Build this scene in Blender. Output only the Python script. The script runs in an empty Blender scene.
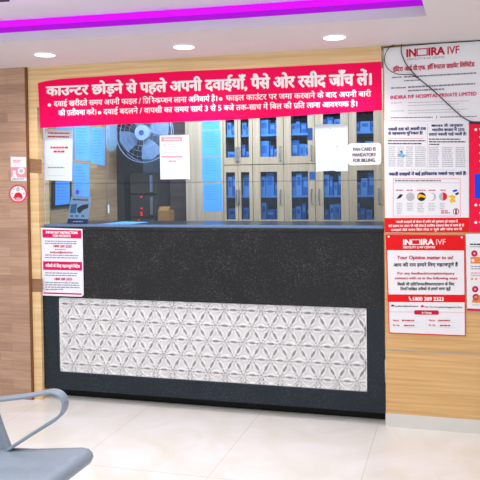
import bpy, bmesh, math, random, re
from mathutils import Vector, Matrix
random.seed(7)
SC = bpy.context.scene
COL = SC.collection
SC.view_settings.view_transform = 'Standard'
SC.view_settings.look = 'None'

# ------------------------------------------------------------------ camera
FPX, YAW, PITCH, ROLL, SHIFT = 620.0, 0.236902, 0.0219, -0.01305, 47.76
DIST, EYE = 3.5874, 1.4176
fw = Vector((-math.sin(YAW)*math.cos(PITCH), math.cos(YAW)*math.cos(PITCH), -math.sin(PITCH)))
r0 = Vector((math.cos(YAW), math.sin(YAW), 0)); u0 = r0.cross(fw)
RT = math.cos(ROLL)*r0 + math.sin(ROLL)*u0
UP = -math.sin(ROLL)*r0 + math.cos(ROLL)*u0
CAMP = Vector((0, -DIST, EYE))
cd = bpy.data.cameras.new('camera'); cam = bpy.data.objects.new('camera', cd); COL.objects.link(cam)
cd.sensor_width = 36; cd.lens = FPX/480*36; cd.shift_y = -SHIFT/480; cd.clip_start = .05
M = Matrix((RT, UP, -fw)).transposed().to_4x4(); M.translation = CAMP
cam.matrix_world = M
SC.camera = cam

def ray(px, py): return RT*(px-240)/FPX - UP*(py-(240-SHIFT))/FPX + fw
def W(px, py, y=0.0):            # point of the photograph carried onto a plane parallel to the front wall
    d = ray(px, py); return CAMP + d*((y+DIST)/d.y)
def PZ(px, py, z):
    d = ray(px, py); return CAMP + d*((z-EYE)/d.z)
def PX(px, py, x):
    d = ray(px, py); return CAMP + d*(x/d.x)
def PL(px, py, p0, n):
    d = ray(px, py); return CAMP + d*((p0-CAMP).dot(n)/d.dot(n))

# ------------------------------------------------------------------ materials
def lin(c):
    return tuple(((v/255)/12.92 if v/255 <= .04045 else ((v/255+.055)/1.055)**2.4) for v in c)+(1,)
MATS = {}
def mat(name, rgb, rough=.55, noise=.04, scale=30, metal=0, emit=None, spec=.22, coat=0):
    if name in MATS: return MATS[name]
    m = bpy.data.materials.new(name); m.use_nodes = True
    nt = m.node_tree; b = nt.nodes['Principled BSDF']
    b.inputs['Roughness'].default_value = rough; b.inputs['Metallic'].default_value = metal
    b.inputs['Specular IOR Level'].default_value = spec
    if coat: b.inputs['Coat Weight'].default_value = coat; b.inputs['Coat Roughness'].default_value = .05
    tc = nt.nodes.new('ShaderNodeTexCoord'); n = nt.nodes.new('ShaderNodeTexNoise')
    n.inputs['Scale'].default_value = scale; n.inputs['Detail'].default_value = 3
    nt.links.new(tc.outputs['Object'], n.inputs['Vector'])
    rp = nt.nodes.new('ShaderNodeValToRGB'); c = lin(rgb)
    rp.color_ramp.elements[0].position = .25; rp.color_ramp.elements[1].position = .75
    rp.color_ramp.elements[0].color = tuple(v*(1-noise*2) for v in c[:3])+(1,)
    rp.color_ramp.elements[1].color = tuple(min(1, v*(1+noise)) for v in c[:3])+(1,)
    nt.links.new(n.outputs['Fac'], rp.inputs['Fac']); nt.links.new(rp.outputs['Color'], b.inputs['Base Color'])
    if emit:
        b.inputs['Emission Color'].default_value = lin(emit[:3]); b.inputs['Emission Strength'].default_value = emit[3]
    MATS[name] = m; return m

def wall_vec(nt, axes='xz', scale=(1, 1), rotate=0, shear=0):
    tc = nt.nodes.new('ShaderNodeTexCoord'); s = nt.nodes.new('ShaderNodeSeparateXYZ'); c = nt.nodes.new('ShaderNodeCombineXYZ')
    nt.links.new(tc.outputs['Object'], s.inputs[0])
    for k, a in enumerate(axes):
        mm = nt.nodes.new('ShaderNodeMath'); mm.operation = 'MULTIPLY'; mm.inputs[1].default_value = scale[k]
        nt.links.new(s.outputs['xyz'.index(a)], mm.inputs[0]); nt.links.new(mm.outputs[0], c.inputs[k])
    return c.outputs[0]

def wood(name, a, b2, axes='xz', along=1.2, across=55, rough=.4, blocks=None, bump=0):
    m = bpy.data.materials.new(name); m.use_nodes = True; nt = m.node_tree; p = nt.nodes['Principled BSDF']
    p.inputs['Roughness'].default_value = rough
    v = wall_vec(nt, axes, (along, across))
    n = nt.nodes.new('ShaderNodeTexNoise'); n.inputs['Scale'].default_value = 1; n.inputs['Detail'].default_value = 5; n.inputs['Roughness'].default_value = .6
    nt.links.new(v, n.inputs['Vector'])
    rp = nt.nodes.new('ShaderNodeValToRGB'); rp.color_ramp.elements[0].position = .3; rp.color_ramp.elements[1].position = .7
    rp.color_ramp.elements[0].color = lin(a); rp.color_ramp.elements[1].color = lin(b2)
    nt.links.new(n.outputs['Fac'], rp.inputs['Fac'])
    out = rp.outputs['Color']
    if blocks:
        bw, bh, c1, c2 = blocks
        bv = wall_vec(nt, axes, (1, 1))
        bt = nt.nodes.new('ShaderNodeTexBrick'); bt.offset = .37; bt.offset_frequency = 2
        bt.inputs['Scale'].default_value = 1; bt.inputs['Brick Width'].default_value = bw; bt.inputs['Row Height'].default_value = bh
        bt.inputs['Mortar Size'].default_value = .0012; bt.inputs['Color1'].default_value = lin(c1); bt.inputs['Color2'].default_value = lin(c2)
        bt.inputs['Mortar'].default_value = lin(tuple(int(k*.82) for k in c1))
        nt.links.new(bv, bt.inputs['Vector'])
        mx = nt.nodes.new('ShaderNodeMix'); mx.data_type = 'RGBA'; mx.blend_type = 'MULTIPLY'; mx.inputs['Factor'].default_value = 1
        nt.links.new(out, mx.inputs['A']); nt.links.new(bt.outputs['Color'], mx.inputs['B']); out = mx.outputs['Result']
    nt.links.new(out, p.inputs['Base Color'])
    return m

M_WOOD = wood('light oak laminate', (196, 150, 92), (226, 186, 128), 'xz', 1.4, 60)
M_PIL = wood('pale oak laminate', (214, 176, 120), (238, 208, 160), 'xz', 1.5, 45, rough=.25)
M_LWALL = wood('walnut block laminate', (218, 206, 198), (255, 248, 242), 'xz', 5, 90, rough=.32,
               blocks=(.24, .062, (200, 168, 144), (174, 142, 122)))
M_INWOOD = wood('interior oak planks', (200, 188, 175), (255, 248, 238), 'yz', 3, 80, rough=.4,
                blocks=(.5, .075, (188, 160, 125), (160, 132, 102)))
M_CAB = wood('grey oak cabinet', (148, 124, 96), (180, 155, 124), 'zx', 1.2, 40, rough=.45)
M_DARKW = wood('dark brown laminate', (58, 46, 44), (86, 70, 64), 'xz', 1.5, 40, rough=.4)
M_TAUPE = wood('taupe oak panel', (150, 128, 106), (180, 158, 132), 'zx', 1.0, 30, rough=.45)

def granite(name, base, speck):
    m = bpy.data.materials.new(name); m.use_nodes = True; nt = m.node_tree; p = nt.nodes['Principled BSDF']
    tc = nt.nodes.new('ShaderNodeTexCoord')
    n = nt.nodes.new('ShaderNodeTexNoise'); n.inputs['Scale'].default_value = 100; n.inputs['Detail'].default_value = 4; n.inputs['Roughness'].default_value = .7
    n2 = nt.nodes.new('ShaderNodeTexNoise'); n2.inputs['Scale'].default_value = 6
    nt.links.new(tc.outputs['Object'], n.inputs['Vector']); nt.links.new(tc.outputs['Object'], n2.inputs['Vector'])
    rp = nt.nodes.new('ShaderNodeValToRGB'); e = rp.color_ramp.elements
    e[0].position = .55; e[0].color = lin(base); e[1].position = .84; e[1].color = lin(speck)
    ad = nt.nodes.new('ShaderNodeMath'); ad.operation = 'MULTIPLY_ADD'; ad.inputs[1].default_value = .25
    nt.links.new(n2.outputs['Fac'], ad.inputs[0]); nt.links.new(n.outputs['Fac'], ad.inputs[2])
    sb = nt.nodes.new('ShaderNodeMath'); sb.operation = 'SUBTRACT'; sb.inputs[1].default_value = .12
    nt.links.new(ad.outputs[0], sb.inputs[0])
    nt.links.new(sb.outputs[0], rp.inputs['Fac']); nt.links.new(rp.outputs['Color'], p.inputs['Base Color'])
    p.inputs['Roughness'].default_value = .28; p.inputs['Specular IOR Level'].default_value = .25
    return m
M_GRAN = granite('black speckled granite', (32, 32, 34), (100, 100, 100))
M_GRANB = granite('blue black granite', (30, 37, 46), (70, 82, 92))  # bluish base stands in for blue room reflections on the frame
M_PLINTH = mat('black plinth', (10, 10, 12), .5)

def floor_mat():
    m = bpy.data.materials.new('cream marble tiles'); m.use_nodes = True; nt = m.node_tree; p = nt.nodes['Principled BSDF']
    tc = nt.nodes.new('ShaderNodeTexCoord'); s = nt.nodes.new('ShaderNodeSeparateXYZ'); nt.links.new(tc.outputs['Object'], s.inputs[0])
    def math_(op, a, b, c=None):
        q = nt.nodes.new('ShaderNodeMath'); q.operation = op
        for i, v in enumerate((a, b, c)):
            if v is None: continue
            if isinstance(v, (int, float)): q.inputs[i].default_value = v
            else: nt.links.new(v, q.inputs[i])
        return q.outputs[0]
    u = math_('MULTIPLY_ADD', s.outputs[1], -.095, s.outputs[0])     # tile rows laid a few degrees off square
    def line(v, off, size):
        f = math_('FRACT', math_('DIVIDE', math_('ADD', v, off), size), 0)
        d = math_('ABSOLUTE', math_('SUBTRACT', f, .5), 0)
        return math_('GREATER_THAN', d, .4965)
    g = math_('MAXIMUM', line(u, 10*.70+.776, .70), line(s.outputs[1], 10*.86+.79, .86))
    n = nt.nodes.new('ShaderNodeTexNoise'); n.inputs['Scale'].default_value = 2.2; n.inputs['Detail'].default_value = 6; n.inputs['Distortion'].default_value = 1.6
    nt.links.new(tc.outputs['Object'], n.inputs['Vector'])
    rp = nt.nodes.new('ShaderNodeValToRGB'); e = rp.color_ramp.elements
    e[0].position = .3; e[0].color = lin((226, 224, 214)); e[1].position = .62; e[1].color = lin((236, 236, 235))
    nt.links.new(n.outputs['Fac'], rp.inputs['Fac'])
    mx = nt.nodes.new('ShaderNodeMix'); mx.data_type = 'RGBA'
    nt.links.new(math_('MULTIPLY', g, .38), mx.inputs['Factor']); nt.links.new(rp.outputs['Color'], mx.inputs['A']); mx.inputs['B'].default_value = lin((178, 172, 158))
    nt.links.new(mx.outputs['Result'], p.inputs['Base Color']); p.inputs['Roughness'].default_value = .22; p.inputs['Specular IOR Level'].default_value = .35
    return m

def glass_mat(name, tint, ior=1.45):
    m = bpy.data.materials.new(name); m.use_nodes = True; nt = m.node_tree
    nt.nodes.remove(nt.nodes['Principled BSDF']); out = nt.nodes['Material Output']
    t = nt.nodes.new('ShaderNodeBsdfTransparent'); t.inputs[0].default_value = lin(tint)
    g = nt.nodes.new('ShaderNodeBsdfGlossy'); g.inputs['Roughness'].default_value = .03
    f = nt.nodes.new('ShaderNodeFresnel'); f.inputs['IOR'].default_value = ior
    x = nt.nodes.new('ShaderNodeMixShader')
    nt.links.new(f.outputs[0], x.inputs[0]); nt.links.new(t.outputs[0], x.inputs[1]); nt.links.new(g.outputs[0], x.inputs[2])
    nt.links.new(x.outputs[0], out.inputs[0]); return m
M_GLASS = glass_mat('clear counter glass', (226, 238, 250), 1.38)
M_CGLASS = glass_mat('blue tinted cabinet glass', (196, 220, 240), 1.35)
M_SHIELD = mat('clear blue plastic', (150, 185, 215), .3)

WHITE = mat('white paper', (232, 232, 236), .6, .01)
PAPER2 = mat('cool white paper', (212, 226, 232), .6, .015)
BLUEP = mat('blue paper', (96, 160, 226), .6, .05, 12)
BLUEP2 = mat('deep blue paper', (78, 150, 232), .6, .04, 12)
PINK = mat('hot pink vinyl', (250, 0, 88), .45, .02, 3, spec=.1)
RED = mat('bright red print', (226, 12, 22), .5, .02)
MAG = mat('magenta print', (212, 8, 92), .5, .02)
CRIM = mat('crimson ink', (196, 18, 62), .6)
NAVY = mat('navy ink', (38, 44, 110), .6)
INK = mat('black ink', (42, 42, 46), .6)
GREY = mat('grey ink', (128, 128, 136), .6)
LGREY = mat('light grey ink', (184, 186, 193), .6)
WTXT = mat('white ink', (250, 246, 248), .6, .005)
ROSE = mat('rose print', (232, 150, 165), .6)
BRBLUE = mat('bright blue print', (10, 70, 225), .5)
CYAN = mat('cyan print', (120, 200, 225), .6)
YELLOW = mat('yellow print', (240, 190, 30), .6)
ORANGE = mat('orange print', (232, 140, 70), .6)
STEEL = mat('brushed steel', (170, 172, 175), .35, .03, metal=1)
CHAIRM = mat('blue grey powder coat', (130, 143, 156), .42, .03, 60, spec=.4)
PLASTER = mat('white ceiling paint', (228, 224, 226), .8, .015, 4)
FASCIA = mat('white fascia paint', (200, 192, 208), .8, .015, 4)
SKIRT = mat('pale grey skirting tile', (214, 212, 206), .3, .02, 8)
PANELW = mat('white panel', (216, 216, 218), .6, .02, 10)
LATW = mat('white lattice', (253, 253, 253), .5, .0, 10)
BLACKM = mat('black plastic', (20, 20, 22), .4)

# ------------------------------------------------------------------ builders
def link(name, bm, m, parent=None, smooth=False, bevel=0):
    me = bpy.data.meshes.new(name)
    bm.normal_update(); bm.to_mesh(me); bm.free()
    for x in (m if isinstance(m, (list, tuple)) else [m]): me.materials.append(x)
    if smooth:
        for p in me.polygons: p.use_smooth = True
    o = bpy.data.objects.new(name, me); COL.objects.link(o)
    if parent: o.parent = parent
    if bevel:
        b = o.modifiers.new('bevel', 'BEVEL'); b.width = bevel; b.segments = 2; b.limit_method = 'ANGLE'
    return o
def tag(o, label, cat, group=None):
    o['label'] = label; o['category'] = cat
    if group: o['group'] = group
    return o
def thing(name, label, cat, loc=(0, 0, 0), group=None):
    o = bpy.data.objects.new(name, None); COL.objects.link(o); o.location = loc; o.empty_display_size = .05
    return tag(o, label, cat, group)
def part(name, bm, m, root, **k):              # parts are built in world space, then hung on their thing
    loc = Vector(root.location) if root.parent is None else Vector(root.parent.location) if root.type == 'MESH' else Vector(root.location)
    if root.type == 'EMPTY': bmesh.ops.translate(bm, verts=bm.verts, vec=-loc)
    elif root.parent is not None: bmesh.ops.translate(bm, verts=bm.verts, vec=-loc)
    return link(name, bm, m, root, **k)
def struct(name, bm, m, parent=None, **k):
    o = link(name, bm, m, parent, **k)
    if parent is None: o['kind'] = 'structure'
    return o
def box(bm, x0, x1, y0, y1, z0, z1, mi=0):
    v = [bm.verts.new((x, y, z)) for x in (x0, x1) for y in (y0, y1) for z in (z0, z1)]
    for f in ((0, 1, 3, 2), (4, 6, 7, 5), (0, 4, 5, 1), (2, 3, 7, 6), (0, 2, 6, 4), (1, 5, 7, 3)):
        bm.faces.new([v[i] for i in f]).material_index = mi
    return bm
def bx(*a): return box(bmesh.new(), *a)
def prism(bm, pts, off, mi=0):                 # polygon pts (any plane), extruded by vector off
    off = Vector(off); a = [bm.verts.new(p) for p in pts]; b = [bm.verts.new(Vector(p)+off) for p in pts]
    n = len(pts); fs = [bm.faces.new(a), bm.faces.new(b[::-1])]
    for i in range(n): fs.append(bm.faces.new((a[i], b[i], b[(i+1) % n], a[(i+1) % n])))
    for f in fs: f.material_index = mi
    return bm
def flat(bm, pts, mi=0):
    f = bm.faces.new([bm.verts.new(p) for p in pts]); f.material_index = mi; return bm
def tube(bm, pts, r, n=8, mi=0):
    pts = [Vector(p) for p in pts]; rings = []
    for i, p in enumerate(pts):
        t = (pts[min(i+1, len(pts)-1)]-pts[max(i-1, 0)]).normalized()
        a = t.cross(Vector((0, 0, 1)) if abs(t.z) < .9 else Vector((1, 0, 0))).normalized(); b = t.cross(a)
        rings.append([bm.verts.new(p+(a*math.cos(2*math.pi*k/n)+b*math.sin(2*math.pi*k/n))*r) for k in range(n)])
    for i in range(len(rings)-1):
        for k in range(n): bm.faces.new((rings[i][k], rings[i][(k+1) % n], rings[i+1][(k+1) % n], rings[i+1][k])).material_index = mi
    bm.faces.new(rings[0][::-1]); bm.faces.new(rings[-1]); return bm
def smoothpath(pts, n=6):
    pts = [Vector(p) for p in pts]; out = []
    for i in range(len(pts)-1):
        p0, p1, p2, p3 = pts[max(i-1, 0)], pts[i], pts[i+1], pts[min(i+2, len(pts)-1)]
        for k in range(n):
            t = k/n
            out.append(.5*((2*p1)+(p2-p0)*t+(2*p0-5*p1+4*p2-p3)*t*t+(3*p1-p0-3*p2+p3)*t**3))
    out.append(pts[-1]); return out
def disc(c, r, n=24, a0=0, a1=2*math.pi, ry=None):
    ry = ry or r
    return [(c[0]+r*math.cos(a0+(a1-a0)*k/n), c[1]+ry*math.sin(a0+(a1-a0)*k/n)) for k in range(n if a1-a0 > 6.2 else n+1)]

# ------------------------------------------------------------------ lettering
_cache = {}
def glyphs(s):
    if s in _cache: return _cache[s]
    c = bpy.data.curves.new('t', 'FONT'); c.body = s; c.size = 1; c.resolution_u = 3
    o = bpy.data.objects.new('t', c); COL.objects.link(o)
    me = bpy.data.meshes.new_from_object(o)
    vs = [(v.co.x, v.co.y) for v in me.vertices]; fs = [tuple(p.vertices) for p in me.polygons]
    bpy.data.objects.remove(o); bpy.data.curves.remove(c); bpy.data.meshes.remove(me)
    _cache[s] = (vs, fs); return vs, fs
def maxx(s): return max([v[0] for v in glyphs(s)[0]] or [0])
def advance(s): return maxx(s+'।')-maxx('।')
def layout(s):
    V, F, x = [], [], 0.0
    s = re.sub(r'((?:\{h:.\})*[\u0915-\u0939]\u093c?(?:\{r\})?)\u093f', '\u093f\\1', s)      # the short i is drawn before its consonant
    def add(vs, fs, dx):
        n = len(V); V.extend((a+dx, b) for a, b in vs); F.extend(tuple(i+n for i in f) for f in fs)
    def ribbon(pts, w):
        vs, fs = [], []
        for i, p in enumerate(pts):
            a = pts[max(i-1, 0)]; b = pts[min(i+1, len(pts)-1)]; d = math.hypot(b[0]-a[0], b[1]-a[1]); nx, ny = -(b[1]-a[1])/d*w, (b[0]-a[0])/d*w
            vs += [(p[0]+nx, p[1]+ny), (p[0]-nx, p[1]-ny)]
            if i: fs.append((2*i-2, 2*i-1, 2*i+1, 2*i))
        add(vs, fs, 0)
    for tok in re.split(r'(\{[^}]+\})', s):
        if not tok: continue
        if tok.startswith('{h:'):                         # half consonant: the letter without its right stem
            vs, fs = glyphs(tok[3:-1]); bm = bmesh.new(); bv = [bm.verts.new((a, b, 0)) for a, b in vs]
            for f in fs:
                try: bm.faces.new([bv[i] for i in f])
                except ValueError: pass
            cut = maxx(tok[3:-1])-.2
            bmesh.ops.bisect_plane(bm, geom=bm.verts[:]+bm.edges[:]+bm.faces[:], plane_co=(cut, 0, 0), plane_no=(1, 0, 0), clear_outer=True)
            bm.verts.index_update()
            add([(v.co.x, v.co.y) for v in bm.verts], [tuple(v.index for v in f.verts) for f in bm.faces], x); bm.free(); x += cut
        elif tok == '{r}': ribbon([(x-.14, .22), (x-.42, -.02)], .035)
        elif tok == '{R}': ribbon([(x-.16, .64), (x-.12, .75), (x-.2, .83), (x-.3, .8)], .035)
        else:
            vs, fs = glyphs(tok); add(vs, fs, x); x += advance(tok)
    return V, F
HREF = {'d': max(v[1] for v in glyphs('न')[0]), 'l': max(v[1] for v in glyphs('H')[0])}

class Sign:
    """A flat printed sheet standing where the photo shows it. Layers of print lie fractions of a millimetre apart."""
    def __init__(s, name, label, cat, quad, base=WHITE, y=-.004, thick=.002, proj=None, rounded=0, group=None, sheet='sheet'):
        s.proj = proj or (lambda px, py, k: W(px, py, y-.0005*k)); s.k = {}
        c = [s.proj(p[0], p[1], 0) for p in quad]
        ctr = sum(c, Vector())/len(c); s.root = thing(name, label, cat, ctr, group)
        n = (c[1]-c[0]).cross(c[-1]-c[0]).normalized()
        if n.dot(CAMP-ctr) > 0: n = -n
        s.n = n
        if rounded: quad = s.round(quad, rounded); c = [s.proj(p[0], p[1], 0) for p in quad]
        part(sheet, prism(bmesh.new(), c, n*thick), base, s.root)
        s.parts = {}
    @staticmethod
    def round(q, r):
        out = []
        for i, p in enumerate(q):
            a, b = Vector(q[i-1]), Vector(q[(i+1) % len(q)]); p = Vector(p)
            pa, pb = p+(a-p).normalized()*r, p+(b-p).normalized()*r
            for t in (0, .33, .67, 1): out.append(tuple((1-t)**2*pa+2*t*(1-t)*p+t*t*pb))
        return out
    def bm(s, pn):
        if pn not in s.parts: s.parts[pn] = (bmesh.new(), [])
        return s.parts[pn]
    def mi(s, pn, m):
        L = s.bm(pn)[1]
        if m not in L: L.append(m)
        return L.index(m)
    def poly(s, pts, m, pn='print', k=1):
        flat(s.bm(pn)[0], [s.proj(p[0], p[1], k) for p in pts], s.mi(pn, m)); return s
    def rect(s, x0, y0, x1, y1, m, pn='print', k=1, sl=0):    # sl: how much the right side drops
        return s.poly([(x0, y0), (x1, y0+sl), (x1, y1+sl), (x0, y1)], m, pn, k)
    def lines(s, x0, x1, ys, h, m, pn='fine_print', k=2, sl=0, ragged=.25, seed=0):   # rows of unreadable small print
        rg = random.Random(seed+int(x0*7+ys[0]*13))
        for y in ys:
            x = x0; end = x1-(x1-x0)*ragged*rg.random()
            while x < end-.5:
                w = min(rg.uniform(1.2, 4.2), end-x)
                d = sl*(x-x0)/(x1-x0); s.rect(x, y+d, x+w, y+h+d, m, pn, k, sl*w/(x1-x0)); x += w+.55
        return s
    def text(s, t, p0, p1, h, m, bold=0, pn='lettering', k=3, h1=None, script=None):
        V, F = layout(t)
        if not V: return s
        sc = script or ('d' if re.search('[\u0900-\u097f]', t) else 'l')
        x0, x1 = min(v[0] for v in V), max(v[0] for v in V); h1 = h1 or h
        bm, _ = s.bm(pn); mi = s.mi(pn, m)
        sh = [(0, 0)] if not bold else [(0, 0), (bold, 0), (-bold, 0), (0, bold*.7), (0, -bold*.7)]
        for q, (dx, dy) in enumerate(sh):
            vs = []
            for a, b in V:
                u = (a-x0)/(x1-x0); hh = h+(h1-h)*u
                vs.append(bm.verts.new(s.proj(p0[0]+u*(p1[0]-p0[0])+dx*hh, p0[1]+u*(p1[1]-p0[1])-(b/HREF[sc]+dy)*hh, k+q*.12)))
            for f in F:
                try: bm.faces.new([vs[i] for i in f]).material_index = mi
                except ValueError: pass
        return s
    def done(s):
        for pn, (bm, L) in s.parts.items(): part(pn, bm, L, s.root)
        return s.root

def logo(s, x0, y0, x1, y1, h, m, mthin=None, pn='logo'):      # the clinic's wordmark: wide joined D, thin IVF
    w = x1-x0; Y = lambda u: y0+(y1-y0)*u
    def P(u): return (x0+w*u, Y(u))
    s.text('IN', P(0), P(.17), h, m, .06, pn)
    a, b, t = .185, .40, .022
    for (u0, u1, v0, v1) in ((a, b, .86, 1), (a, b, 0, .14), (a, a+t, 0, 1), (b-t, b, .12, .9)):
        s.poly([(x0+w*u0, Y(u0)-h*v0), (x0+w*u1, Y(u1)-h*v0), (x0+w*u1, Y(u1)-h*v1), (x0+w*u0, Y(u0)-h*v1)], m, pn, 3)
    s.text('IRA', P(.42), P(.72), h, m, .07, pn)
    s.text('IVF', P(.78), P(1), h*.97, mthin or m, .025, pn)

# ------------------------------------------------------------------ setting
ZS = 2.15                                   # underside of the dropped ceiling
XL = W(42, 230, .02).x; XR = W(384.3, 300, .02).x
struct('floor', bx(-6, 3.5, -7, 3, -.1, 0), floor_mat())
e = [PZ(-60, 46.2, ZS), PZ(0, 42.3, ZS), PZ(120, 35.2, ZS), PZ(240, 28, ZS), PZ(340, 21.6, ZS), PZ(426.5, 16, ZS)]
edge_far = [Vector((-6, e[0].y-.1, ZS))]+e
corner = e[-1]
retn = PZ(422, 0, ZS); dirv = (retn-corner).normalized()
endp = corner+dirv*3.2
poly = [Vector((-6, .12, ZS)), Vector((3.5, .12, ZS)), Vector((3.5, endp.y, ZS)), endp, corner]+edge_far[::-1][1:]
LIP = .047
bm = prism(bmesh.new(), poly, (0, 0, LIP)); struct('ceiling', bm, PLASTER)
# painted fascia on the front of the dropped ceiling
bm = bmesh.new()
for a, b in zip(edge_far[:-1], edge_far[1:]):
    flat(bm, [a+Vector((0, -.002, 0)), b+Vector((0, -.002, 0)), b+Vector((0, -.002, LIP)), a+Vector((0, -.002, LIP))])
struct('trim_1', bm, FASCIA)
# recessed upper ceiling
ZU = ZS+LIP+.068
struct('ceiling_upper', bx(-6, 3.5, -7, -.3, ZU, ZU+.05), PLASTER)
# glowing cove strip, behind the lip
led = thing('led_strip_light', 'magenta glowing light strip along the edge of the dropped ceiling', 'strip light', tuple(edge_far[3]+Vector((0, .01, LIP))))
EM1 = mat('magenta glow', (120, 0, 140), .5, .01, emit=(214, 0, 255, 1.0)); EM2 = mat('purple glow', (80, 0, 100), .5, .01, emit=(168, 0, 208, .9))
def strip(z0, z1, dy):
    bm = bmesh.new(); pts = edge_far
    for a, b in zip(pts[:-1], pts[1:]):
        flat(bm, [a+Vector((0, dy, z0)), b+Vector((0, dy, z0)), b+Vector((0, dy, z1)), a+Vector((0, dy, z1))])
    return bm
part('diffuser', strip(LIP+.030, LIP+.067, .012), EM1, led); part('mounting_rail', strip(LIP+.001, LIP+.032, .010), EM2, led)  # lower band glows in place of the purple-lit cove wall

# left block-laminate wall, pilaster, header, right wall
zt = ZS+.01
xg = W(28, 230, 0).x                         # joint between the block wall and the pale pilaster
pts = [Vector((-6, -.03, 0)), W(31.2, 397, -.03), W(24.3, 67, -.03), Vector((-6, -.03, zt))]
pts[1].z = 0; pts[2].z = zt
struct('wall_left', prism(bmesh.new(), pts, (0, .15, 0)), M_LWALL)
bm = prism(bmesh.new(), [Vector((pts[1].x-.02, -.012, 0)), Vector((XL, -.012, 0)), Vector((XL, -.012, zt)), Vector((pts[2].x-.02, -.012, zt))], (0, .13, 0))
struct('trim_2', bm, M_PIL)
struct('trim_3', prism(bmesh.new(), [pts[1]+Vector((0, .005, 0)), pts[1]+Vector((.012, .005, 0)), pts[2]+Vector((.012, .005, 0)), pts[2]+Vector((0, .005, 0))], (0, .02, 0)), mat('brown shadow gap strip', (120, 78, 48), .5))  # brown strip painted in for the shadow gap beside the block wall
zh = W(213, 100, 0).z
struct('trim_4', bx(XL, W(381.5, 90).x, -.012, .12, zh, zt), M_PIL)
xr0 = XR+.004
bm = bx(xr0, 3.5, 0, .14, .075, zt)
struct('wall_right', bm, M_WOOD)
struct('baseboard_right', bx(xr0-.002, 3.5, -.006, .13, 0, .076), SKIRT)
g = [W(386, 350.3, -.001), W(520, 356.5, -.001)]
struct('trim_5', prism(bmesh.new(), [g[0], g[1], g[1]+Vector((0, 0, .007)), g[0]+Vector((0, 0, .007))], (0, -.001, 0)), mat('grey inlay strip', (172, 168, 150), .4))
jl = W(385, 60, -.001)
# dark band behind the left column, where the wall cladding changes
q = [W(29.5, 158.5, -.013), W(41.8, 159.5, -.013), W(41.8, 173.5, -.013), W(29.5, 172.5, -.013)]
M_BAND = wood('brown laminate band', (120, 84, 58), (160, 118, 84), 'xz', 3, 80)
struct('trim_6', prism(bmesh.new(), q, (0, -.001, 0)), M_BAND)
q = [W(31, 278.5, -.013), W(42.6, 279, -.013), W(42.8, 292, -.013), W(31.3, 291.5, -.013)]
struct('trim_7', prism(bmesh.new(), q, (0, -.001, 0)), M_BAND)

# pharmacy room behind the glass
YB = 1.75
xw = XL+.002
yend = PX(117, 190, xw).y
struct('wall_inner_left', bx(xw-.1, xw, .12, yend, 0, 2.4), M_INWOOD)
struct('wall_back', bx(-3.6, .6, YB, YB+.1, 0, 2.4), M_DARKW)
struct('wall_inner_right', bx(.05, .15, .14, YB, 0, 2.4), M_TAUPE)
struct('wall_inner_far_left', bx(-3.6, -3.5, .12, YB, 0, 2.4), M_DARKW)
struct('ceiling_inner', bx(-3.6, .6, .12, YB, 2.36, 2.42), PLASTER)

# ------------------------------------------------------------------ counter
ztop = W(213, 228, 0).z
zl0, zl1 = W(213, 381.5, .02).z, W(213, 302, .02).z
xa, xb = W(59.3, 335, .02).x, W(366.8, 350, .02).x
zbar = W(213, 400, .02).z
ct = thing('service_counter', 'long black granite service counter with a white lattice front panel', 'counter', ((XL+XR)/2, .2, 0))
part('front_slab', bx(XL, XR, .012, .05, zl1-.004, ztop-.02), M_GRAN, ct)
part('counter_top', bx(XL, XR, .008, .62, ztop-.022, ztop), M_GRAN, ct, bevel=.004)
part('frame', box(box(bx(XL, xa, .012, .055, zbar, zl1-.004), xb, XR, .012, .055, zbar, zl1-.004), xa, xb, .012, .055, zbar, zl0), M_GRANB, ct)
part('plinth', bx(XL, XR, .10, .55, 0, zbar), M_PLINTH, ct)
part('body', bx(XL+.02, XR-.02, .065, .55, zbar, ztop-.022), M_DARKW, ct)
lp = part('lattice_panel', bx(xa, xb, .032, .06, zl0, zl1-.004), PANELW, ct)
# lattice of six-petalled rosettes
bm = bmesh.new(); A = .1125; RH = A*.866; yf = .025
x0p, x1p, z0p, z1p = xa+.004, xb-.004, zl0+.004, zl1-.008
def seg(p, q, w):
    if not all(x0p <= v[0] <= x1p and z0p <= v[1] <= z1p for v in (p, q)): return
    d = math.hypot(q[0]-p[0], q[1]-p[1]); nx, nz = -(q[1]-p[1])/d*w, (q[0]-p[0])/d*w; ex, ez = (q[0]-p[0])/d*.0012, (q[1]-p[1])/d*.0012
    prism(bm, [(p[0]+nx-ex, yf, p[1]+nz-ez), (p[0]-nx-ex, yf, p[1]-nz-ez), (q[0]-nx+ex, yf, q[1]-nz+ez), (q[0]+nx+ex, yf, q[1]+nz+ez)], (0, .0075, 0))
def arc(p, q, bow, n=8):
    dx, dz = q[0]-p[0], q[1]-p[1]; d = math.hypot(dx, dz); nx, nz = -dz/d, dx/d; o = []
    for k in range(n+1):
        t = k/n; s_ = bow*4*t*(1-t); o.append((p[0]+dx*t+nx*s_, p[1]+dz*t+nz*s_))
    return o
zc0 = (z0p+z1p)/2+.004
for j in range(-4, 5):
    for i in range(0, 22):
        c = (x0p-.02+A*i+(A/2 if j % 2 else 0), zc0+RH*j)
        for k in range(10):
            a, b = 2*math.pi*k/10, 2*math.pi*(k+1)/10
            seg((c[0]+.0125*math.cos(a), c[1]+.0125*math.sin(a)), (c[0]+.0125*math.cos(b), c[1]+.0125*math.sin(b)), .0052)
        for ang in (0, 60, 120):
            a = math.radians(ang); ux, uz = math.cos(a), math.sin(a)
            p = (c[0]+ux*.0185, c[1]+uz*.0185); q = (c[0]+ux*(A-.0185), c[1]+uz*(A-.0185))
            for bow in (.0125, -.0125):
                P = arc(p, q, bow)
                for m_, n_ in zip(P[:-1], P[1:]): seg(m_, n_, .0052)
hole = bmesh.new()
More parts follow.
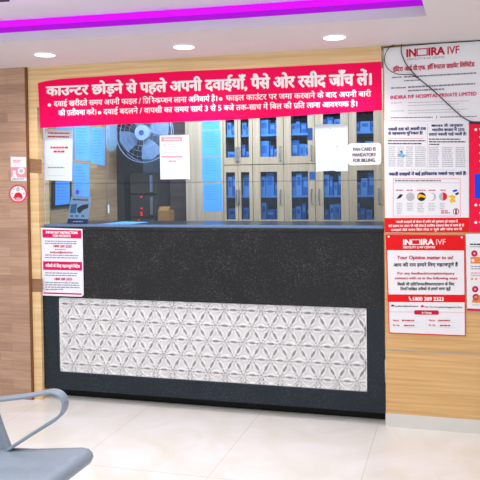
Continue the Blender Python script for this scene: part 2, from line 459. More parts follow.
for j in range(-4, 5):
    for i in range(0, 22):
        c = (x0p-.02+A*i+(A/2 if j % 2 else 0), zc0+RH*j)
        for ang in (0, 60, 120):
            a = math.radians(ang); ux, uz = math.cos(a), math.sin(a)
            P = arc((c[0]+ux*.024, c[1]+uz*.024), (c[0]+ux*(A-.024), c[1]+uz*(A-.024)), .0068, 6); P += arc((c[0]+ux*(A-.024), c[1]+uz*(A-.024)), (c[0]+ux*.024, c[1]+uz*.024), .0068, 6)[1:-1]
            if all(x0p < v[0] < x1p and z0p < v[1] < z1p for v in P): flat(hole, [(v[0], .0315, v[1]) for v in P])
part('lattice_shade', hole, mat('shaded groove', (150, 150, 154), .7), lp)  # flat grey lenses, painted for the shade inside the carved slits
for (a, b, c, d) in ((x0p-.004, x1p+.004, z0p-.004, z0p+.005), (x0p-.004, x1p+.004, z1p-.005, z1p+.004), (x0p-.004, x0p+.004, z0p, z1p), (x1p-.004, x1p+.004, z0p, z1p)):
    box(bm, a, b, yf, yf+.009, c, d)
part('lattice', bm, LATW, lp)

# glass screen over the counter
gz1 = zh+.01
zseam = W(213, 182, .06).z
wn = bpy.data.objects.new('window_1', None); COL.objects.link(wn); wn.location = ((XL+XR)/2, .06, ztop); wn['kind'] = 'structure'
part('pane', bx(XL+.004, XR-.004, .058, .062, ztop+.012, zseam-.002), M_GLASS, wn)
part('pane', bx(XL+.004, XR-.004, .058, .062, zseam+.002, gz1), M_GLASS, wn)
part('channel', bx(XL+.002, XR-.002, .046, .074, ztop, ztop+.014), mat('pale aluminium channel', (120, 150, 190), .35, .03, metal=.3), wn)
part('seam_strip', bx(XL+.004, XR-.004, .0565, .0635, zseam-.003, zseam+.003), glass_mat('clear seam strip', (214, 224, 232), 1.3), wn)

# ------------------------------------------------------------------ banner
s = Sign('hanging_banner', 'long hot pink banner with large white Hindi lettering above the glass', 'banner',
         [(37.8, 83), (48, 80.6), (62, 78.8), (180, 71.2), (240, 69), (381.3, 61.6), (382.3, 110.2), (240, 119.5), (120, 124.3), (40.2, 128)], PINK, y=-.0145, thick=.002, sheet='vinyl_sheet')
s.text('काउ{h:न}टर छोड़ने से पहले अपनी दवाईयाँ, पैसे ओर रसीद जाँच लें।', (46.5, 95.6), (371, 84.6), 8.6, WTXT, .075, h1=11)
s.text('दवाई खरीदते समय अपनी फाइल / प{r}ि{h:स}क{r}ि{h:प}शन लाना अनिवाय{R} है।', (54, 106.4), (217, 100.9), 4.9, WTXT, .035)
s.text('फाइल काउंटर पर जमा करवाने के बाद अपनी बारी', (226, 100.6), (371, 96.3), 5, WTXT, .035)
s.text('की प{r}ती{h:क}षा करें।', (58.5, 115.6), (96, 114.5), 4.9, WTXT, .035)
s.text('दवाई बदलने / वापसी का समय सायं 3 से 5 बजे तक-साथ में बिल की प{r}ति लाना आव{h:श}यक है।', (103.5, 114.3), (357, 106.2), 4.9, WTXT, .035)
for c in ((49.4, 105), (220.6, 98.8), (99.6, 112.6)): s.poly(disc(c, 1.7, 14), WTXT, 'lettering', 3)
s.done()

# ------------------------------------------------------------------ right wall posters
s = Sign('licence_notice', 'white printed hospital name board with red wordmark at the top of the oak wall', 'notice board', [(384, 48.4), (484, 39.8), (484, 121.3), (384.5, 120.6)], WHITE, y=-.010, thick=.008, sheet='board')
logo(s, 406.8, 57, 459.2, 53.2, 7.6, CRIM)
s.text('FERTILITY & IVF CENTRE', (407.5, 60.4), (444.5, 58), 2, GREY)
s.text('इंदिरा आई.वी.एफ. हॉ{h:स}पिटल प{r}ाइवेट लिमिटेड', (393, 71.6), (474.5, 66.2), 3.9, CRIM, .06)
s.lines(392, 402, [77], 1.2, GREY, sl=-.6); s.lines(404, 477, [76.2], 1.5, GREY, sl=-4, ragged=.02); s.lines(404, 420, [80.2], 1.2, GREY, sl=-.8)
s.lines(391, 406, [87.4], 1.4, GREY, sl=-.6, ragged=.05); s.lines(408, 476, [86.4], 1.6, GREY, sl=-3.6, ragged=.02); s.lines(408, 446, [90], 1.5, GREY, sl=-1.8, ragged=.05)
s.text('INDIRA IVF HOSPITAL PRIVATE LIMITED', (390.6, 99.3), (476.5, 95.3), 3.5, MAG, .05)
s.lines(391, 406, [102.8], .7, LGREY, sl=-.6); s.lines(408, 470, [102.4, 105.2], .7, LGREY, sl=-2)
s.lines(391, 406, [110.8], .7, LGREY, sl=-.4); s.lines(408, 470, [110.2, 112.8], .7, LGREY, sl=-1.6)
s.lines(390.5, 433, [117.3], 1, GREY, ragged=0, sl=-.6); s.rect(436.3, 115.5, 436.9, 118.5, GREY); s.lines(440, 477, [116.6], 1, GREY, ragged=0, sl=-.8)
s.done()

s = Sign('newspaper_poster', 'white poster of newspaper cuttings with a red band along its foot', 'poster', [(383.9, 120.9), (468.6, 121.2), (469, 231.6), (385.3, 233)], WHITE, y=-.008, thick=.006, sheet='board')
s.rect(384.6, 218, 469, 232.6, RED, 'footer_band', 1, -.4)
s.text('नकली दवा को असली दवा', (388.2, 130.6), (426, 129.9), 2.5, NAVY, .07); s.text('से पहचानना मु{h:श}किल है!', (388.2, 134.9), (422.5, 134.3), 2.5, NAVY, .07)
s.text('के अनुसार', (444, 126.8), (463, 126.6), 2.4, NAVY, .07); s.lines(431.5, 442.5, [124.6], 2, NAVY, ragged=0)
s.text('भारतीय बाजार में 25%', (432, 131.3), (464.5, 130.8), 2.4, NAVY, .07); s.text('दवाएं नकली पाई जाती है!', (429, 135.7), (466.2, 135.2), 2.4, NAVY, .07)
s.rect(388, 138, 423, 138.6, ROSE); s.lines(388, 425.5, [140.2], 1.1, INK, ragged=.05); s.lines(388, 422, [143], 1.2, INK, ragged=.05)
s.lines(429, 461, [138.6], 1.1, INK, ragged=.02); s.lines(429, 466, [141.2], 1.2, INK, ragged=.02); s.lines(429, 440, [143.8], 1.2, INK)
for x0, x1 in ((388.4, 396), (397.4, 404.5), (406, 413), (415, 426)): s.lines(x0, x1, [146.5+1.9*k for k in range(11)], .9, LGREY, ragged=.1)
for x0, x1 in ((428.8, 439), (442, 453), (455.6, 466)): s.lines(x0, x1, [147+1.9*k for k in range(11)], .9, LGREY, ragged=.1)
s.poly([(396.5, 155.5), (400, 153), (399.5, 150), (402, 151), (403.5, 154), (407, 155.5), (403, 157.5)], CYAN, 'picture', 2); s.poly(disc((401.3, 151.7), 1, 10), BRBLUE, 'picture', 3)
s.rect(427.4, 124, 427.7, 168, LGREY); s.rect(398, 169.7, 455, 170, LGREY)
s.text('नकली दवाइयों में कई हानिकारक मसाले पाए जाते हैं!', (388.8, 175.6), (466, 174.8), 2.7, NAVY, .08)
for r in ((393, 178.4, 460.6, 178.9), (393, 215.8, 460.6, 216.3), (393, 178.4, 393.5, 216.3), (460.1, 178.4, 460.6, 216.3)): s.rect(*r, ROSE)
s.lines(395, 441, [179.9], 1.5, GREY, ragged=0); s.rect(393.5, 182.6, 460, 183, LGREY)
for x0, x1 in ((396, 403.5), (406.5, 413.5), (417, 425.5), (428.5, 436), (440.5, 445.5)): s.lines(x0, x1, [189.7], 1, CRIM, ragged=0)
s.poly(disc((410.3, 196.8), 4.2), LGREY, 'picture', 2)
s.poly([(396.5, 199), (398.5, 196), (400, 194.2), (403, 194.5), (402, 196.3), (400.5, 198)], INK, 'picture', 2)
s.poly(disc((421.5, 196.7), 4.4), INK, 'picture', 2); s.poly([(417.3, 195.6), (420, 194), (425.8, 196), (425.6, 198.2), (421, 196.8), (418, 198.6)], YELLOW, 'picture', 3)
s.poly(disc((432, 196.8), 4), LGREY, 'picture', 2); s.poly(disc((430.6, 196.8), 3.6), WHITE, 'picture', 2.6)
s.poly(disc((443, 196.5), 4.1), LGREY, 'picture', 2); s.poly(disc((443, 196.5), 4.1, 12, -math.pi/2, math.pi/2), RED, 'picture', 3)
s.poly([(452.5, 190.5), (456.5, 189.2), (457.5, 191), (453.5, 192.3)], BRBLUE, 'picture', 2); s.poly([(455, 193.6), (458.4, 192), (459, 194), (456, 195.3)], INK, 'picture', 2)
s.poly([(447.6, 196.5), (452, 195), (455.6, 196.3), (454, 199.5), (456, 201.5), (451, 203), (449.5, 200.6), (451.6, 198.3)], YELLOW, 'picture', 2)
for x0, x1, n in ((397, 402, 7), (407, 414, 5), (417.5, 424, 6), (428.5, 436, 5), (440, 445, 4)): s.lines(x0, x1, [203+1.7*k for k in range(n)], .7, LGREY)
s.lines(441, 450, [210.4, 212.4], 1, CRIM); s.poly(disc((456, 211.5), 3.2, 16), CRIM, 'picture', 2); s.poly(disc((456, 211.5), 2.4, 16), WHITE, 'picture', 2.5); s.rect(455.2, 209.3, 456.8, 213.8, INK, 'picture', 3)
s.text('नकली दवाइयों के सेवन से शरीर को नुकसान हो सकता है', (396, 223), (458, 222.4), 1.9, WTXT, .05)
s.text('एवं इलाज का असर भी नहीं होता है इसलिए दवाइयां बिल के साथ ही लें', (388.5, 227), (464, 226.4), 1.9, WTXT, .05)
s.text('दवाइयां लेते समय बिल लेना न भूलें और जांच कर लें', (391, 231), (462, 230.2), 1.9, WTXT, .05)
s.done()

s = Sign('red_information_board', 'red board with a blue panel and white bullets right of the newspaper poster', 'poster', [(469.6, 121.5), (530, 122.8), (530, 231.8), (469.8, 232.3)], mat('pink red board', (238, 8, 62), .5, .02), y=-.008, thick=.006, sheet='board')
s.rect(474.6, 173.8, 526, 198.4, BRBLUE, 'blue_panel'); s.rect(470, 121.7, 530, 124, NAVY, 'header_band')
for y in (129.6, 205, 222.4): s.poly(disc((475.8, y), 1.4, 12), WTXT, 'bullet', 2)
for y in (129, 137, 145, 153, 161, 205, 213, 222): s.lines(479.3, 520, [y-.8], 1.6, WTXT)
s.done()

s = Sign('feedback_sign', 'red and white feedback poster with the phone band, lowest on the oak wall', 'poster', [(385.4, 234.8), (464.8, 235.4), (465.8, 336.2), (389, 333.3)], RED, y=-.008, thick=.0075, sheet='board')
s.poly([(387.2, 250.2), (464, 250.6), (464.9, 335.2), (389.7, 332.4)], WHITE, 'white_field', 1)
logo(s, 403.4, 245, 445.5, 244.6, 5.6, WTXT, mat('pink white ink', (255, 190, 190), .6))
s.text('FERTILITY & IVF CENTRE', (403.4, 248.4), (435, 248.2), 2, WTXT, .05)
for c in ((388.6, 236.6), (461.8, 237.4)): s.poly(disc(c, 1, 10), WTXT, 'fixing_stud', 3)
s.text('Your Opinion matter to us!', (397.2, 259.2), (453, 259.2), 3.4, CRIM, .06)
s.text('आप की राय हमारे लिए मह{h:त}वपूण{R} है', (393.5, 266.6), (458, 266.2), 3, INK, .06)
s.text('For any feedback/complaint/query', (397.6, 274.4), (454.6, 274.6), 2.4, CRIM, .06)
s.text('connect with us in the following ways', (394.8, 279.2), (457.2, 279.4), 2.4, CRIM, .06)
s.text('किसी भी प{r}ति{h:क}रिया/शिकायत/प{r}{h:श}न के लिए', (397.4, 285.6), (454.4, 285.4), 2.4, INK, .06)
s.text('निम{h:न}लिखित तरीकों से हमारे साथ जुड़ें', (400.4, 290.3), (450.6, 290), 2.4, INK, .06)
s.rect(387.5, 294.4, 464.6, 302, RED, 'phone_band', 2, .4)
s.text('1800 309 2323', (413, 300.6), (443.5, 300.8), 3.6, WTXT, .06); s.poly([(408.5, 297), (409.6, 296.4), (410.2, 298), (411, 299.6), (412, 300.4), (411, 301), (409.4, 299.6)], WTXT, 'lettering', 3)
s.poly(disc((392.6, 305.6), 1.7, 12, ry=1.1), CRIM, 'print', 2); s.text('feedback@indiraivf.in', (394.6, 306.8), (418, 307), 1.5, INK, .04)
s.poly(disc((422.3, 306.3), 1.7, 12, ry=1.1), CRIM, 'print', 2); s.text('Use The Complaint/Suggestion Box', (424.6, 307.6), (462, 308), 1.5, INK, .04)
s.rect(388.8, 311.6, 465, 312, ROSE, 'print', 2, .6); s.poly(Sign.round([(414.2, 310.2), (438.8, 310.4), (438.8, 314.8), (414.2, 314.6)], 1.6), CRIM, 'print', 2.5); s.text('In Charge', (422, 313.4), (431.5, 313.5), 1.7, WTXT, .05)
s.rect(426.4, 317, 426.7, 332.5, LGREY)
for x in (393, 429): 
    s.text('Name', (x, 321.2), (x+6, 321.3), 1.7, CRIM, .05); s.text('Ph. No.', (x, 326), (x+7, 326.1), 1.7, CRIM, .05)
    s.lines(x+9, x+24, [319.8], 1.5, CRIM, ragged=.2); s.lines(x+11, x+23, [324.8], 1.4, CRIM, ragged=.2); s.rect(x+9, 322, x+27, 322.3, LGREY); s.rect(x+9, 327, x+27, 327.3, LGREY)
s.done()

s = Sign('doctor_poster', 'white poster with round crimson pictograms at the edge of the oak wall', 'poster', [(465.8, 234), (520, 233), (520, 312.6), (467.3, 310)], WHITE, y=-.012, thick=.009, sheet='board')
s.rect(467.3, 308.4, 520, 310.6, MAG, 'footer_band', 1, 1.8)
s.lines(470, 500, [243.6], 1.4, INK); s.lines(470, 500, [246.4], .7, GREY)
for c in ((474.4, 253.5), (475.2, 289.2), (475.8, 297)): s.poly(disc(c, 3.2), CRIM, 'pictogram', 2); s.poly(disc(c, 1.3, 10), ROSE, 'pictogram', 3)
s.rect(470.6, 257, 481, 263.6, ORANGE, 'picture'); s.poly(disc((473, 260.5), 1.6, 10), WHITE, 'picture', 2)
s.lines(471, 500, [266, 268.4], .8, GREY); s.lines(471, 500, [272.5, 275], 1, ROSE)
s.poly(disc((472, 279), 1.2, 10), ROSE, 'pictogram', 2); s.poly(disc((476, 279), 1.3, 10), YELLOW, 'pictogram', 2)
s.poly([(471.5, 302.5), (474, 296), (481, 295), (484, 301), (478, 303)], ORANGE, 'picture', 2); s.lines(472, 500, [304.5], .8, LGREY)
s.done()

# ------------------------------------------------------------------ left wall stickers and counter notice
s = Sign('sticker_card', 'small pink and white card stuck on the walnut wall above the round sticker', 'sticker', [(10.6, 156.6), (26, 157), (26.6, 181), (11, 180.6)], WHITE, y=-.031, thick=.0008)
s.poly([(11, 167), (26.3, 167.4), (26.5, 177.6), (11, 177)], ROSE, 'picture', 1)
s.lines(13, 22, [160, 161.6], .9, ROSE); s.poly(disc((21.2, 171), 3.5), WHITE, 'picture', 2); s.poly(disc((21.2, 171), 2, 14), LGREY, 'picture', 3)
s.poly(disc((14.2, 172), 1.7, 12), WHITE, 'picture', 2); s.poly([(12.3, 177), (13, 173.5), (15.6, 173.5), (17.6, 177)], WHITE, 'picture', 2.4); s.lines(12, 25, [178.6], .8, GREY); s.done()
s = Sign('sticker_disc', 'round white sticker with a pink rim on the walnut wall below the card', 'sticker', disc((18, 193.8), 9.2, 32), mat('pink rim print', (220, 70, 100), .5), y=-.031, thick=.0008)
s.poly(disc((18, 193.8), 7.6, 28), WHITE, 'print', 1); s.poly(disc((18.2, 196.6), 4.2, 20), RED, 'picture', 2); s.poly(disc((18.2, 198.6), 2.6, 16), ROSE, 'picture', 3)
s.poly(disc((18, 189.4), 2, 14), LGREY, 'picture', 2); s.rect(16, 196.4, 20.4, 197.3, INK, 'picture', 3.4)
for a in range(0, 360, 45): s.poly(disc((18+6*math.cos(math.radians(a)), 193.4+6*math.sin(math.radians(a))), .7, 8), GREY, 'picture', 2)
s.done()

s = Sign('instruction_sign', 'white instruction sheet with two magenta headings taped on the left of the counter', 'notice', [(41, 227.6), (82.4, 229), (83.6, 295), (81.6, 296.8), (42.6, 295.4)], mat('notice paper', (232, 234, 244), .5, .01), y=.0045, thick=.003)
s.poly([(42.4, 229.4), (81.2, 230.4), (81.4, 238.6), (42.6, 237.6)], MAG, 'heading_band', 1); s.poly([(43, 261.2), (82, 262), (82.2, 270.6), (43.2, 269.8)], MAG, 'heading_band', 1)
s.text('IMPORTANT INSTRUCTIONS', (46, 233.4), (77.6, 234), 2.4, WTXT, .06); s.text('FOR PATIENTS', (53, 236.8), (70.6, 237.2), 2.3, WTXT, .06)
s.lines(45, 79.5, [240.6, 242.8], .9, GREY, sl=.6, ragged=.1); s.text('1800 309 2323', (53.6, 247.2), (71.4, 247.5), 2.2, CRIM, .06); s.lines(55, 69, [249], .9, GREY)
s.text('feedback@indiraivf.in', (50, 253), (72.4, 253.4), 1.8, CRIM, .05); s.lines(45, 79.5, [254.6, 257], .9, GREY, sl=.6, ragged=.1)
s.text('मरीजों के लिए मह{h:त}वपूण{R} निद{R}ेश', (45.4, 267), (79.8, 267.8), 2.6, WTXT, .06)
s.lines(45, 80, [272.4, 274.7], .9, GREY, sl=.6, ragged=.1); s.text('1800 309 2323', (54.6, 280), (72, 280.3), 2.2, CRIM, .06)
s.lines(45.4, 80.6, [282, 284.3, 286.6], .9, GREY, sl=.6, ragged=.05); s.lines(45.4, 64, [289], .9, GREY)
s.poly([(43.6, 292.2), (81.8, 293.4), (81.8, 294.9), (43.6, 293.7)], MAG, 'foot_line', 1); s.done()

# ------------------------------------------------------------------ sheets on the glass
gp = lambda px, py, k: W(px, py, .0555-.0005*k)
s = Sign('glass_notice', 'white notice with crimson headings taped on the left end of the glass', 'notice', [(45, 128.7), (72.6, 130), (72, 181.2), (45.2, 180)], PAPER2, thick=.0008, proj=gp)
s.lines(48, 70, [132.2, 135.8], 1.5, CRIM, ragged=.06, sl=.5); s.lines(50.5, 68.5, [146.6], 1.9, MAG, ragged=0); s.lines(53.5, 64.5, [150.6], 1.9, MAG, ragged=0); s.lines(48, 65, [167], 1, GREY, ragged=.05); s.lines(48, 69, [175.5], .5, LGREY); s.done()
s = Sign('glass_notice', 'white notice with a pink heading taped mid glass below the fan', 'notice', [(159.6, 135.2), (189, 134.6), (190, 179.6), (188, 179), (160.4, 179.4)], WHITE, thick=.0008, proj=gp)
s.rect(161.2, 137.4, 182, 141.6, ROSE, 'heading_band', 1, -.4); s.lines(164, 180, [138.8], 1.2, WTXT, k=2.6, ragged=0); s.lines(163, 181, [144, 146.3, 149.8, 152], .7, LGREY, ragged=.1); s.rect(161.8, 156, 182.4, 157.6, ROSE, 'heading_band', 1); s.lines(169, 176, [160.6], 1, CRIM, ragged=0); s.done()
s = Sign('glass_notice', 'large blank pale sheet taped on the glass left of the rounded card sign', 'notice', [(315, 124.4), (347.4, 124), (348, 171), (337, 171.4), (333, 170.6), (316, 171.6)], PAPER2, thick=.0008, proj=gp)
s.poly(disc((337, 146.6), 1, 10), LGREY); s.lines(319, 345, [131, 137, 143, 149, 155, 161], .4, mat('faint ink', (205, 216, 222), .6), ragged=.2); s.poly(disc((330.5, 128.6), .7, 8), LGREY); s.done()
s = Sign('card_sign', 'white rounded sign about the PAN card on the right end of the glass', 'sign', [(347.8, 143.6), (381.2, 142.6), (381.4, 164.6), (348, 165.4)], WHITE, thick=.0008, proj=lambda px, py, k: W(px, py, .0535-.0005*k), rounded=3.4, sheet='card')
DG = mat('dark grey ink', (110, 110, 118), .6)
for t, a, b, y in (('PAN CARD IS', 353.2, 375.6, 150.9), ('MANDATORY', 352.6, 376, 156.5), ('FOR BILLING.', 353.2, 375.4, 162)): s.text(t, (a, y), (b, y-.4), 3.2, DG, .08)
s.done()
for lab, q in (('small blue paper slip on the glass left of the blank sheet, at its upper corner', [(307.6, 128), (312.4, 128), (312.6, 140.4), (307.8, 140.4)]),
               ('small blue paper slip on the glass beneath the lower left corner of the blank sheet', [(309.2, 171.6), (315.6, 171.6), (315.8, 180), (309.4, 180)])):
    s = Sign('paper_slip', lab, 'paper', q, BLUEP, thick=.0006, proj=lambda px, py, k: W(px, py, .0645-.0005*k), group='blue slips on the glass'); s.done()

# blue sheets on the side wall inside
ip = lambda px, py, k: PX(px, py, xw+.0012+.0005*k)
for lab, q, m in (('blue sheet on the inner side wall half hidden by the crimson headed notice', [(56, 122), (73, 124), (73, 180), (56, 178)], BLUEP),
                  ('blue sheet on the inner side wall just right of the crimson headed notice', [(74, 124.6), (90, 126.6), (91, 161), (75, 160)], BLUEP),
                  ('blue sheet on the inner side wall, topmost and farthest from the glass', [(90.8, 127), (104.6, 128.6), (104.6, 165.4), (91.2, 163.4)], BLUEP),
                  ('blue sheet with a purple stamp on the inner side wall above the brochure', [(73.6, 163), (89, 164.2), (90, 197), (74, 196)], BLUEP)):
    s = Sign('hanging_sheet', lab, 'paper', q, m, thick=.001, proj=ip, group='blue sheets on the inner side wall')
    x0, y0 = q[0]; x1 = q[1][0]; s.lines(x0+2, x1-2, [y0+4+3*k for k in range(9)], .5, mat('faded blue ink', (66, 118, 180), .6), ragged=.4)
    if 'stamp' in lab: s.poly(disc((77.4, 192), 1.9, 14, ry=2.6), mat('violet ink', (88, 60, 170), .6), 'stamp', 3)
    s.done()
s = Sign('framed_sheet', 'blue sheet in a black frame on the inner side wall under the crimson headed notice', 'framed notice', [(53.4, 181), (71.6, 181.4), (71.6, 206.2), (53.2, 208.4)], BLACKM, thick=.012, proj=lambda px, py, k: PX(px, py, xw+.016+.0005*k), sheet='frame')
s.poly([(55.4, 181.4), (69.8, 181.6), (69.8, 203.8), (55.2, 205.4)], BLUEP2, 'sheet', 1); s.lines(57, 68, [184+3*k for k in range(6)], .5, mat('faded blue ink', (66, 118, 180), .6)); s.done()
s = Sign('hanging_pocket', 'clear blue plastic pocket with a rounded foot hanging on the inner side wall', 'pocket', [(106.4, 118), (117, 119), (117.4, 143), (116, 148), (113, 151.4), (110, 151.6), (107.2, 148.6), (106, 144)], M_SHIELD, thick=.003, proj=ip, sheet='pocket')
s.done()

# brochure leaning inside the glass, paper lying on the counter top
s = Sign('brochure', 'blue and white brochure with a navy foot standing behind the glass', 'brochure', [(71.2, 196.4), (91.4, 197.2), (87.6, 224), (67, 223.6)], PAPER2, thick=.001, proj=lambda px, py, k: W(px, py, .078-.0005*k))
s.poly([(67.9, 218.6), (88.4, 219.2), (87.6, 224), (67, 223.6)], NAVY, 'foot_band', 1); s.lines(73, 80.5, [198.8], 1.6, NAVY, ragged=0); s.lines(81, 88, [199.2], 1.6, CRIM, ragged=0)
s.poly([(71, 204.5), (77, 203.5), (76, 213), (70, 213)], mat('steel blue print', (96, 130, 160), .6), 'picture', 1); s.poly([(77, 208), (82, 205), (88.6, 204), (88, 208), (83, 210), (80, 213.5), (77.5, 212)], INK, 'picture', 1)
for x in (70.4, 75.5, 81.5): s.rect(x, 215, x+2.6, 217, GREY, 'picture', 1)
s.lines(73, 83, [221], 1, WTXT, ragged=0); s.done()
pz = ztop+.001
q = [PZ(96, 223.6, pz), PZ(116, 221.2, pz), PZ(117, 219.6, pz), PZ(108, 219.4, pz)]
cx = (XL+.30)
q = [Vector((cx, .2, pz)), Vector((cx+.21, .16, pz)), Vector((cx+.27, .44, pz)), Vector((cx+.06, .48, pz))]
tag(link('loose_sheet', prism(bmesh.new(), q, (0, 0, .002)), BLUEP), 'loose pale blue sheet lying on the counter beside the brochure', 'paper')
bm = tube(bmesh.new(), [PX(108, 128, xw+.02), PX(108, 170, xw+.02), PX(108.3, 206, xw+.02)], .0015, 6)
root = thing('light_pull', 'thin pull cord with a small white toggle hanging on the inner side wall', 'cord', PX(108, 128, xw+.02)); part('cord', bm, GREY, root)
part('toggle', tube(bmesh.new(), smoothpath([PX(108.3, 205, xw+.02), PX(108.4, 209, xw+.02), PX(108.4, 213, xw+.02)], 3), .008, 8), PAPER2, root)

# ------------------------------------------------------------------ inside: wall panels, drawers, fan
YC = 1.30
px_ = lambda x, y=190, d=YC: W(x, y, d).x
pz_ = lambda y, x=213, d=YC: W(x, y, d).z
struct('column_inner', bx(px_(116), px_(129), YC-.1, YB, 0, 2.36), mat('charcoal column', (50, 46, 50), .6))
struct('trim_8', bx(px_(186), px_(223.4), YC, YC+.04, 0, 2.3), M_TAUPE)
struct('trim_9', bx(px_(166), px_(185.8), YC+.1, YC+.14, 0, 2.3), M_DARKW)
ip2 = lambda px, py, k: W(px, py, YC-.0012-.0005*k)
for n_, (lab, q) in enumerate((('blue notice sheet on the taupe panel, top of the column under the banner', [(202, 112), (219.4, 111.6), (219.6, 129.4), (202.2, 129.6)]),
                ('blue notice sheet on the taupe panel, second from the top of the column', [(202, 130.4), (220.6, 130.2), (220.8, 156), (202.2, 156.4)]),
                ('blue notice sheet on the taupe panel, third from the top of the column', [(202.2, 157), (220.8, 156.6), (221, 181.4), (202.4, 181.8)]),
                ('blue notice sheet on the taupe panel, lowest of the column', [(203, 183.2), (222, 182.8), (222.6, 211), (203.2, 211.6)]))):
    s = Sign('hanging_notice', lab, 'paper', q, BLUEP2, thick=.001, proj=ip2, group='blue notices on the taupe panel')
    x0, y0 = q[0]; s.lines(x0+3, x0+16, [y0+3+2.6*k for k in range(6 if n_ else 4)], .5, mat('faded blue ink', (66, 118, 180), .6), ragged=.5); s.done()

M_OLIVE = mat('dark olive metal', (66, 62, 54), .4, .05, 10, metal=.3); M_DKGREY = mat('dark steel drawers', (52, 48, 48), .4, .05, 10)
x0, x1 = px_(129.5, 200, 1.15), px_(158.6, 200, 1.15)
u = thing('drawer_unit', 'dark metal drawer unit with red indicator lamps behind the glass', 'drawer unit', ((x0+x1)/2, 1.3, 0))
zq = [W(140, y, 1.15).z for y in (173, 194.5, 217.5)]
part('carcass', bx(x0, x1, 1.17, 1.5, 0, zq[0]), M_DKGREY, u)
REDL = mat('red indicator', (200, 20, 10), .5, emit=(255, 40, 20, 1.2))
for zt_, zb_, m_ in ((zq[0], zq[1], M_OLIVE), (zq[1], zq[2], M_DKGREY), (zq[2], zq[2]-.22, M_DKGREY)):
    d_ = part('drawer', bx(x0+.008, x1-.008, 1.15, 1.17, zb_+.006, zt_-.006), m_, u, bevel=.003)
    part('handle', bx(x1-.07, x1-.045, 1.135, 1.15, zb_+.02, zt_-.02), STEEL, d_)
for px, py in ((141.6, 196.8), (142, 208.4), (141.6, 212.6), (141.9, 215), (139, 220.4)):
    c = W(px, py, 1.149); part('indicator_lamp', bx(c.x-.006, c.x+.006, 1.135, 1.15, c.z-.006, c.z+.006), REDL, u)
bpts = [W(157.8, 210.6, 1.12), W(168.4, 209.8, 1.12)]
cb = thing('cardboard_box', 'small tan cardboard box on a stand beside the dark drawer unit', 'box', ((bpts[0].x+bpts[1].x)/2, 1.2, 0))
part('stand', bx(bpts[0].x, bpts[1].x, 1.13, 1.25, 0, .9), M_DARKW, cb)
part('box_body', bx(bpts[0].x, bpts[1].x, 1.12, 1.26, .9, bpts[0].z), mat('tan cardboard', (140, 98, 56), .7), cb)
part('flap', prism(bmesh.new(), [(bpts[0].x, 1.12, bpts[0].z), (bpts[1].x, 1.12, bpts[0].z), (bpts[1].x, 1.17, bpts[0].z+.03), (bpts[0].x, 1.17, bpts[0].z+.03)], (0, .004, .001)), mat('tan cardboard', (140, 98, 56), .7), cb)

# wall fan
YF = .95; fc = W(143.5, 133, YF); Rf = abs(W(171.5, 133, YF).x-fc.x)
fan = thing('wall_fan', 'pale blue wall fan in a wire cage seen through the glass under the banner', 'fan', fc)
FB = mat('pale blue fan plastic', (104, 126, 154), .4, .02); FW = mat('pale cage wire', (112, 126, 152), .4, .02)
bm = prism(bmesh.new(), [(fc.x+a, YF-.04, fc.z+b) for a, b in disc((0, 0), Rf*.26, 28)], (0, .05, 0)); part('hub_cap', bm, mat('hub plastic', (132, 148, 172), .4), fan, bevel=.005)
part('badge', prism(bmesh.new(), [(fc.x+a, YF-.044, fc.z+b) for a, b in disc((0, 0), Rf*.09, 20)], (0, .005, 0)), mat('blue badge', (60, 80, 130), .4), fan)
cage = bmesh.new()
for rr, yy in ((1, 0), (.97, .06), (.8, -.03), (.62, -.04), (.44, -.045)):
    tube(cage, [(fc.x+Rf*rr*math.cos(t), YF+yy, fc.z+Rf*rr*math.sin(t)) for t in [2*math.pi*k/48 for k in range(49)]], .004 if rr > .95 else .0016, 6)
for k in range(28):
    t = 2*math.pi*k/28; tube(cage, [(fc.x+Rf*q_*math.cos(t), YF+yy, fc.z+Rf*q_*math.sin(t)) for q_, yy in ((.25, -.04), (.6, -.042), (.85, -.025), (1, 0))], .0012, 4)
part('cage', cage, FW, fan)
for k in range(4):
    t0 = 2*math.pi*k/4+.4; P = []
    for r_, a_ in ((.2, -.3), (.55, -.52), (.88, -.5), (.94, -.1), (.88, .4), (.5, .46), (.2, .3)): P.append((fc.x+Rf*r_*math.cos(t0+a_), YF+.012+.02*a_, fc.z+Rf*r_*math.sin(t0+a_)))
    part('blade', prism(bmesh.new(), P, (0, .003, 0)), FB, fan)
part('motor', tube(bmesh.new(), [(fc.x, YF+.03, fc.z), (fc.x, YF+.16, fc.z)], .05, 20), FB, fan)
part('bracket', tube(bmesh.new(), [(fc.x, YF+.12, fc.z), (fc.x, YF+.2, fc.z-.12), (fc.x, YB, fc.z-.14)], .014, 10), FB, fan)
struct('wall_inner_partition', bx(px_(129, 150, 1.62), px_(170, 150, 1.62), 1.62, 1.66, 0, 2.36), mat('slate partition', (92, 108, 126), .6))  # bluish reflection haze of the glass is put into this colour

# ------------------------------------------------------------------ cabinets with glazed doors
zm = pz_(165.4); ztc = 2.25; z_lo = .12
zup = (pz_(158), pz_(104)); zlw = (pz_(219.5), pz_(172.6))
